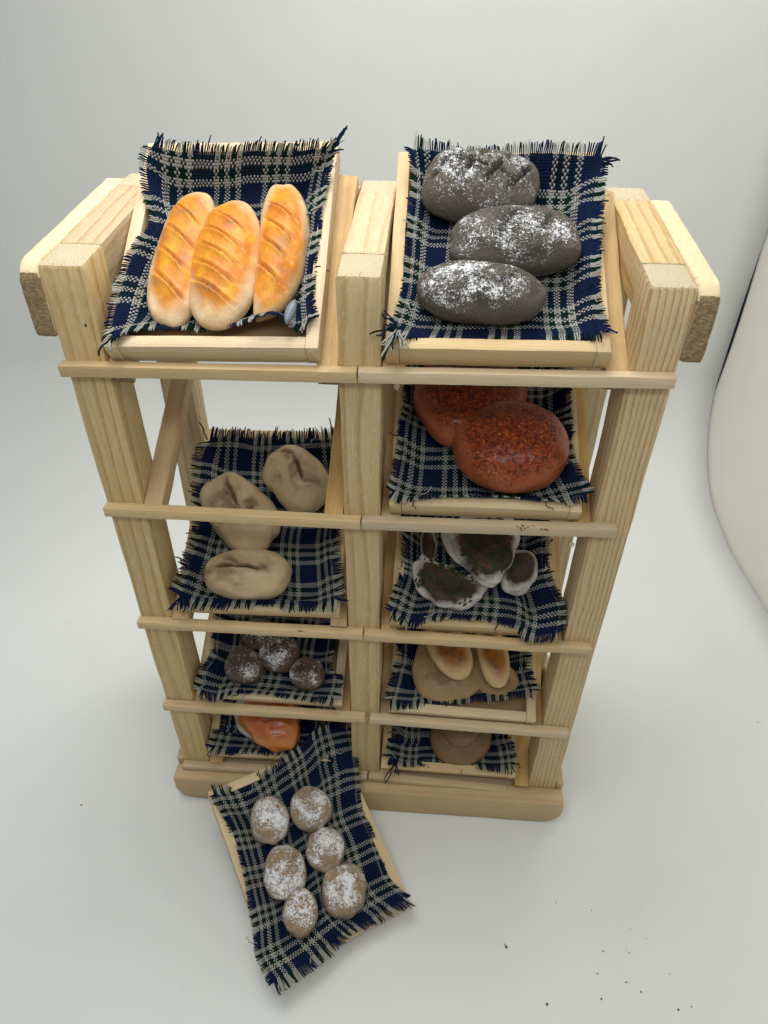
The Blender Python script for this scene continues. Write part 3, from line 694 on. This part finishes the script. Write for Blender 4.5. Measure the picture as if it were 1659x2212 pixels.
# golden baguettes
BAG = bread_mat('baguette_crust', (0.62, 0.255, 0.022), (0.54, 0.16, 0.014), (0.74, 0.58, 0.36), (0.24, 0.065, 0.015), 0, 0.45, (0.68, 0.35, 0.02), 0.9, bump=0.35, coat=0.08, rimw=(0.70, 1.10), smudge=(0.30, 0.16, 0.08))
cut = lambda *xs: [((x-0.24, -0.78), (x+0.16, 0.62), 0.17, 0.024, 0.85) for x in xs]
cutm = lambda *xs: [((x-0.16, 0.10), (x+0.10, -0.70), 0.10, 0.06, 0.5) for x in xs]
g_b = 'golden baguettes on the top left tray'
make_bread('1L', 'baguette', 'golden scored baguette nearest the rack\'s left post, half under its neighbour', 'bread', (432, 422), (366, 698), 1.12, 0.68, BAG, creases=cut(-.5, -.12, .25, .62), flap=-1, taper=-0.08, lump=0.04, group=g_b, power=2.5, sub=6)
make_bread('1L', 'baguette', 'widest golden baguette, between the two narrower ones, with grey brown smudges', 'bread', (512, 440), (466, 706), 1.34, 0.78, BAG, h=0.2, creases=cut(-.5, -.2, .08, .36, .64), flap=-1, lump=0.03, taper=-0.08, group=g_b, power=2.4, sub=6)
make_bread('1L', 'baguette', 'slim golden baguette along the right wall of the top left tray', 'bread', (626, 408), (582, 694), 0.96, 0.70, BAG, creases=cut(-.45, -.15, .15, .5), flap=-1, lump=0.05, bend=-0.35, taper=0.1, group=g_b, power=2.5, sub=6)
k = NT('grey_plastic', 0.35, 0.4); GREY = k.out((0.16, 0.18, 0.20))
make_bread('1L', 'plastic_sliver', 'small pointed grey plastic sliver beside the slim baguette', 'plastic piece', (637, 648), (617, 700), 0.20, 0.16, GREY, h=0.75, lump=0.01, power=1.6, sub=3)
# dark floured loaves
RYE = bread_mat('floured_dark_crust', (0.115, 0.096, 0.073), (0.045, 0.038, 0.030), (0.15, 0.13, 0.11), (0.020, 0.018, 0.015), 1.0, 0.75, bump=1.0, fscale=1.25, flo=0.512, rimw=(0.80, 1.25))
g_d = 'dark floured loaves on the top right tray'
make_bread('1R', 'dark_loaf', 'dark loaf with cross-hatched cuts at the back of the top right tray', 'bread', (914, 396), (1160, 418), 1.62, 1.12, RYE, h=0.15, power=3.0, creases=[((-.85, -.45), (-.30, .75), .13, .045, 1.3), ((-.40, -.65), (.15, .80), .15, .045, 1.3), ((.05, -.75), (.55, .75), .15, .045, 1.3), ((.5, -.7), (.85, .4), .12, .045, 1.3), ((-.7, .30), (.7, -.40), .09, .04, 1.1)], lump=0.05, group=g_d, sub=6, fine=0.018)
make_bread('1R', 'dark_loaf', 'largest dark loaf, heavily floured, lying between the other two dark loaves', 'bread', (970, 535), (1248, 522), 1.42, 1.12, RYE, h=0.16, power=2.5, creases=[((-.3, -.6), (.05, .55), .05, .07), ((.3, -.5), (.6, .5), .05, .06)], lump=0.045, group=g_d, sub=6, fine=0.013)
make_bread('1R', 'dark_loaf', 'dark oval loaf with a floured crown at the front of the top right tray', 'bread', (900, 622), (1172, 650), 1.22, 0.98, RYE, h=0.16, power=2.3, creases=[((-.2, .1), (.1, -.35), .05, .05), ((.25, -.3), (.55, .3), .07, .05)], lump=0.045, group=g_d, sub=6, fine=0.013)
# red loaves
RED = bread_mat('paprika_crust', (0.26, 0.055, 0.018), (0.20, 0.035, 0.012), (0.32, 0.080, 0.028), (0.12, 0.02, 0.01), 0, 0.42, bump=1.0, coat=0.22, gran=((0.070, 0.008, 0.002), (0.34, 0.045, 0.003), (0.62, 0.17, 0.008)), rimw=(0.64, 0.90))
g_r = 'red round loaves on the second right tray'
make_bread('2R', 'red_loaf', 'red round loaf partly hidden behind the top rail and the nearer red loaf', 'bread', (900, 858), (1135, 862), 2.6, 1.05, RED, h=0.15, lump=0.05, group=g_r, sub=6)
make_bread('2R', 'red_loaf', 'shiny red round loaf crusted with paprika at the front of its tray', 'bread', (983, 962), (1226, 976), 2.15, 1.2, RED, h=0.18, lump=0.04, group=g_r, sub=6, fine=0.012)
# pale wrinkled rolls
PALE = bread_mat('pale_dough', (0.52, 0.385, 0.22), (0.43, 0.30, 0.165), (0.56, 0.42, 0.25), (0.08, 0.04, 0.018), 0, 0.42, (0.19, 0.11, 0.05), 0.95, bump=0.25, coat=0.15)
g_p = 'pale wrinkled rolls on the third left tray'
make_bread('3L', 'pale_roll', 'pale roll with a long dark wrinkle, nearest the front of its tray', 'bread', (442, 1240), (627, 1242), 1.26, 1.15, PALE, h=0.22, power=2.5, creases=[((-.85, .06), (.6, -.08), .13, .035, 1.4), ((-.45, .45), (-.05, .0), .09, .05, .9), ((-.7, -.25), (-.2, -.2), .04, .12, .6)], lump=0.05, group=g_p, sub=6, stain=0.75)
make_bread('3L', 'pale_roll', 'long pale roll crossing behind the second rail, between the other two', 'bread', (462, 1040), (580, 1180), 1.58, 1.0, PALE, h=0.14, power=2.8, creases=[((-.75, .30), (.1, .02), .12, .035, 1.0), ((.15, .3), (.55, .1), .08, .05, .2), ((-.3, -.4), (.1, -.2), .04, .12, .5)], lump=0.07, group=g_p, sub=6, stain=0.75)
make_bread('3L', 'pale_roll', 'pale creased roll at the back right of its tray, against the middle post', 'bread', (590, 985), (690, 1088), 1.52, 1.25, PALE, h=0.25, power=2.6, creases=[((-.75, .1), (-.35, .42), .10, .04), ((-.35, .35), (.5, .0), .13, .04, 1.2), ((.45, .0), (.7, .35), .07, .06, .7)], lump=0.06, group=g_p, sub=6, stain=0.75)
# herb flatbreads
HERB = bread_mat('herb_dough', (0.055, 0.028, 0.018), (0.030, 0.022, 0.010), (0.60, 0.56, 0.50), (0.04, 0.02, 0.012), 0, 0.6, (0.12, 0.05, 0.03), 0.9, bump=0.5, rimw=(0.60, 0.92))
g_h = 'herb topped flatbreads on the third right tray'
hb = []
hb.append(make_bread('3R', 'herb_flatbread', 'white edged flatbread curling to a tip at the front left of its tray', 'bread', (888, 1230), (1040, 1292), 1.05, 0.50, HERB, h=0.15, power=2.2, lump=0.20, bend=0.6, creases=[((-.5, .1), (.5, .05), .25, .25, .6)], group=g_h))
hb.append(make_bread('3R', 'herb_flatbread', 'narrow white strip of flatbread rising along the left wall of its tray', 'bread', (922, 1140), (928, 1220), 0.42, 0.42, HERB, h=0.2, power=2.2, lump=0.12, group=g_h, seed=4.4))
hb.append(make_bread('3R', 'herb_flatbread', 'herb topped flatbread with a pointed end, lying across the middle of the pile', 'bread', (1030, 1110), (1064, 1266), 1.75, 0.50, HERB, h=0.52, power=2.0, lump=0.14, taper=0.50, creases=[((-.7, 0), (.2, 0), .15, .35, .6)], group=g_h))
hb.append(make_bread('3R', 'herb_flatbread', 'small rounded flatbread with a reddish centre beside the right tray wall', 'bread', (1140, 1190), (1104, 1280), 0.85, 0.55, HERB, h=0.15, power=2.2, lump=0.08, group=g_h))
# small dark buns
DBUN = bread_mat('dark_bun_crust', (0.080, 0.047, 0.028), (0.045, 0.026, 0.017), (0.13, 0.088, 0.060), (0.05, 0.03, 0.02), 0.75, 0.5, bump=0.4, flo=0.52, fscale=1.3)
g_4 = 'small dark buns on the fourth left tray'
for (A, B, w, lab) in (((486, 1438), (571, 1438), 1.02, 'small dark bun nearest the left wall of its tray'), ((559, 1412), (648, 1412), 1.08, 'small dark floured bun touching two others at its sides'),
                       ((626, 1456), (703, 1456), 0.92, 'small dark bun at the front right with a little knob of dough'), ((520, 1372), (600, 1372), 0.95, 'small dark bun mostly hidden behind the third rail')):
    make_bread('4L', 'dark_bun', lab, 'bun', A, B, w, 0.80, DBUN, h=0.15, power=2.1, lump=0.07, group=g_4)
# flat golden loaves
GOLD = bread_mat('golden_crust', (0.44, 0.16, 0.016), (0.13, 0.042, 0.006), (0.62, 0.43, 0.21), (0.2, 0.08, 0.02), 0, 0.5, (0.16, 0.05, 0.01), 0.7, bump=0.3, coat=0.1, rimw=(0.36, 0.80))
FLAT = bread_mat('flat_loaf_crust', (0.33, 0.21, 0.09), (0.20, 0.10, 0.03), (0.38, 0.26, 0.12), (0.2, 0.1, 0.04), 0, 0.5, (0.14, 0.065, 0.015), 0.85, bump=0.3, coat=0.1)
g_g = 'golden loaves piled on the fourth right tray'
make_bread('4R', 'flat_loaf', 'wide tan flat loaf lying under the two golden loaves', 'bread', (890, 1432), (1050, 1448), 2.1, 0.5, FLAT, h=0.14, lump=0.06, group=g_g)
make_bread('4R', 'flat_loaf', 'second tan flat loaf, showing at the right below the slim golden loaf', 'bread', (1030, 1465), (1122, 1478), 1.0, 0.42, FLAT, h=0.14, lump=0.07, group=g_g)
make_bread('4R', 'golden_loaf', 'broad golden oval loaf with browned centre, left of the slim one', 'bread', (938, 1345), (1006, 1466), 1.12, 0.45, GOLD, h=0.62, lump=0.03, group=g_g)
make_bread('4R', 'golden_loaf', 'slim golden oval loaf lying toward the right tray wall', 'bread', (1046, 1345), (1084, 1486), 0.86, 0.45, GOLD, h=0.62, lump=0.03, group=g_g)
# orange glazed loaf
ORG = bread_mat('orange_glaze', (0.58, 0.115, 0.010), (0.44, 0.065, 0.006), (0.62, 0.22, 0.05), (0.58, 0.42, 0.28), 0, 0.28, (0.66, 0.22, 0.02), 0.8, bump=0.4, coat=0.6, spec=0.5)
WHT = bread_mat('white_dough', (0.62, 0.60, 0.56), (0.55, 0.53, 0.5), (0.62, 0.6, 0.56), (0.5, 0.4, 0.3), 0, 0.6, bump=0.15)
og = make_bread('5L', 'glazed_loaf', 'shiny orange glazed loaf with pale cuts on the lowest left tray', 'bread', (552, 1492), (630, 1614), 1.75, 0.95, ORG, h=0.22, power=2.2, lump=0.10, taper=0.30, creases=[((-.6, -.5), (-.35, .4), .07, .05), ((-.05, -.35), (.2, .35), .07, .05), ((.4, -.3), (.6, .2), .06, .05)], group=None)
wu = make_bread('5L', 'white_underside', None, None, (540, 1490), (612, 1606), 1.80, 0.55, WHT, h=0.14, power=2.2, lump=0.08, taper=0.28)
wu.matrix_basis = og.matrix_basis.inverted() @ wu.matrix_basis; wu.parent = og
for kk in ('label', 'category', 'group'):
    if kk in wu: del wu[kk]
# brown ringed bun
BRN = bread_mat('ringed_bun_crust', (0.24, 0.145, 0.075), (0.15, 0.085, 0.042), (0.22, 0.13, 0.06), (0.10, 0.05, 0.025), 0, 0.5, (0.12, 0.075, 0.05), 0.7, bump=0.2, coat=0.15)
rb = make_bread('5R', 'ringed_bun', 'brown round bun with a raised disc on top on the lowest right tray', 'bun', (928, 1582), (1064, 1590), 1.85, 0.70, BRN, h=0.15, lump=0.03)
tp = make_bread('5R', 'top_disc', None, None, (954, 1570), (1036, 1576), 1.14, 0.55, BRN, h=0.64, lump=0.02, sub=5, power=2.0, stain=0.0)
tp.matrix_basis = rb.matrix_basis.inverted() @ tp.matrix_basis; tp.parent = rb
# six floured buns on the loose tray
TAN = bread_mat('floured_bun_crust', (0.33, 0.225, 0.125), (0.26, 0.165, 0.085), (0.46, 0.37, 0.28), (0.17, 0.085, 0.04), 1.2, 0.55, bump=0.7, flo=0.475, fscale=0.95, rimw=(0.6, 1.2))
g_6 = 'floured buns on the loose tray'
for (cx, cy, rx, ry, lab) in ((583, 1772, 42, 48, 'floured bun nearest the upper left corner of the loose tray'), (670, 1748, 44, 48, 'floured bun touching the uppermost left one, closest to the rack'),
                              (702, 1835, 42, 46, 'floured bun in the middle of the right-hand row, touching three others'), (615, 1884, 46, 55, 'oval floured bun with a bare brown dimple at its upper edge'),
                              (743, 1924, 48, 54, 'largest floured bun, evenly dusted, toward the lower right'), (648, 1971, 39, 47, 'smallest floured bun, lowest on the loose tray')):
    pxcm = 1662.3/21.6
    make_bread('G', 'floured_bun', lab, 'bun', (cx-rx, cy), (cx+rx, cy), 2*ry/pxcm*1.0, 0.72, TAN, h=0.13, power=2.05, lump=0.06, group=g_6, creases=[((.3, .5), (.5, .3), .08, .15, .9)] if cx == 615 else ())

# ---------------------------------------------------------------- herb flakes, crumbs and splinters
k = NT('herb_green', 0.7, 0.2); GREEN = k.out(k.mix(k.noise(k.obj(), 3), (0.020, 0.036, 0.006), (0.045, 0.070, 0.014)))
def flake(bm, c, n, size, rnd):
    a = n.cross(Vector((rnd.uniform(-1, 1), rnd.uniform(-1, 1), 0.3))).normalized(); b = n.cross(a)
    L, w = size*rnd.uniform(.7, 1.5), size*rnd.uniform(.3, .6); t = 0.008; tl = n*rnd.uniform(-.5, .5)*size
    top = [c+a*L+tl, c+b*w, c-a*L-tl*0.5, c-b*w]; vs = [bm.verts.new(p+n*t) for p in top]+[bm.verts.new(p-n*t) for p in top]
    bm.faces.new(vs[:4]); bm.faces.new(vs[7:3:-1])
    for i in range(4): bm.faces.new((vs[i], vs[i+4], vs[(i+1) % 4+4], vs[(i+1) % 4]))
bpy.context.view_layer.update()
for o, cnt in ((hb[0], 110), (hb[2], 150), (hb[3], 5)):
    rnd = random.Random(cnt); bm = bmesh.new(); me = o.data
    cand = [p for p in me.polygons if p.normal.z > 0.55]; mx = max(p.center.x for p in cand); my = max(abs(p.center.y) for p in cand)
    cand = [p for p in cand if abs(p.center.x) < mx*0.72 and abs(p.center.y) < my*0.62]
    for q in range(cnt): p = rnd.choice(cand); flake(bm, p.center+p.normal*0.012, p.normal.normalized(), 0.06, rnd)
    m2 = bpy.data.meshes.new('herb_flakes'); bm.to_mesh(m2); bm.free(); m2.transform(Matrix.Identity(4)); f = link('herb_flakes', m2, o, GREEN, smooth=False); f['kind'] = 'stuff'
def lone_flake(wpt, n, size, label, mat, name='herb_flake', cat='herb flake', group=None):
    bm = bmesh.new(); flake(bm, Vector((0, 0, 0)), Vector((0, 0, 1)), size, random.Random(size*99+wpt[0])); m2 = bpy.data.meshes.new(name); bm.to_mesh(m2); bm.free()
    o = link(name, m2, None, mat, Matrix.Translation(wpt) @ n.to_track_quat('Z', 'Y').to_matrix().to_4x4(), smooth=False); tag(o, label, cat, group); return o
def on_tray(key, px, py, h): return FR_[key] @ local_hit(FR_[key], px, py, h), FR_[key].to_3x3().col[2]
p, n = on_tray('3R', 1192, 1167, TH+0.015); lone_flake(p, n, 0.075, 'green herb flake on top of the tray\'s right wall', GREEN)
p, n = on_tray('3R', 1062, 1289, 0.17); lone_flake(p, n, 0.09, 'green herb flake lying on the checked cloth below the flatbreads', GREEN)

def crumb_mesh(name, size, mat, seed, legs=0):
    bm = bmesh.new(); bmesh.ops.create_icosphere(bm, subdivisions=2, radius=size)
    for v in bm.verts: v.co *= 1+0.7*nz((v.co.x/size*1.3+seed, v.co.y/size*1.3, v.co.z/size*1.3)); v.co.z = max(v.co.z*0.7, -size*0.45)+size*0.45
    if legs:
        r = bmesh.ops.create_cone(bm, segments=6, radius1=size*0.38, radius2=size*0.12, depth=size*2.3, cap_ends=True)
        bmesh.ops.rotate(bm, verts=r['verts'], cent=(0, 0, 0), matrix=Matrix.Rotation(1.35, 3, 'X') ); bmesh.ops.translate(bm, verts=r['verts'], vec=(-size*0.3, size*1.4, size*0.6))
    me = bpy.data.meshes.new(name); bm.to_mesh(me); bm.free(); me.materials.append(mat); me.polygons.foreach_set('use_smooth', [True]*len(me.polygons)); return me
k = NT('crumb_brown', 0.8, 0.2); CR = k.out(k.mix(k.noise(k.obj(), 30), (0.05, 0.03, 0.025), (0.16, 0.06, 0.03)))
k = NT('crumb_red', 0.6, 0.3); CRR = k.out(k.mix(k.noise(k.obj(), 25), (0.08, 0.02, 0.01), (0.30, 0.10, 0.03)))
def crumb(px, py, size, label, mat, group, legs=0):
    w = at(px, py, 2, 0.0); o = bpy.data.objects.new('crumb', crumb_mesh('crumb', size*0.78, mat, px, legs)); COL.objects.link(o); o.location = w; o.rotation_euler = (0, 0, px); tag(o, label, 'crumb', group)
def c8(x, y): return (1300+x*0.5726)/1.3562, (2400+y*0.5726)/1.3562
gc = 'tiny dark crumbs scattered on the white paper'
for (x, y, s) in ((574, 427, .022), (757, 466, .018), (955, 563, .018), (1034, 610, .016), (816, 675, .024), (935, 671, .013), (948, 683, .018), (786, 790, .022), (933, 835, .027), (1009, 884, .028), (1155, 792, .017), (1018, 447, .012), (990, 450, .012)):
    crumb(*c8(x, y), s, 'tiny dark crumb on the white paper right of the loose tray', CR, gc)
for (x, y, s, lab, lg) in ((320, 655, .046, 'red brown crumb with a thin stalk, the largest on the paper', 1), (528, 947, .042, 'red brown crumb at the lower edge below the stalked one', 0),
                           (806, 920, .032, 'dark crumb right of the lowest red brown crumb', 0), (1200, 976, .034, 'round tan crumb, lowest on the paper', 0), (1268, 960, .026, 'dark crumb just right of the round tan crumb', 0)):
    crumb(*c8(x, y), s, lab, CRR, None, lg)
crumb(1637, 1561, .026, 'lone dark crumb far right, just below the cream tent wall', CR, None)
crumb(176, 1739, .030, 'lone grey crumb on the paper left of the rack foot', CR, None)
# paprika flakes on the second right rail
i = 0
for (px, py) in ((1117, 1137), (1124, 1140), (1129, 1136), (1134, 1141), (1141, 1138), (1126, 1144), (1152, 1137), (1170, 1143), (1180, 1144)):
    p = at(px, py, 2, zrail(2, 3.0)+0.012); lone_flake(p, Vector((0.1, -0.2, 1)), 0.026+0.010*(i % 3), 'tiny paprika flake on the rail below the red loaves', CRR, 'paprika_flake', 'spice flake', 'paprika flakes on the rail'); i += 1
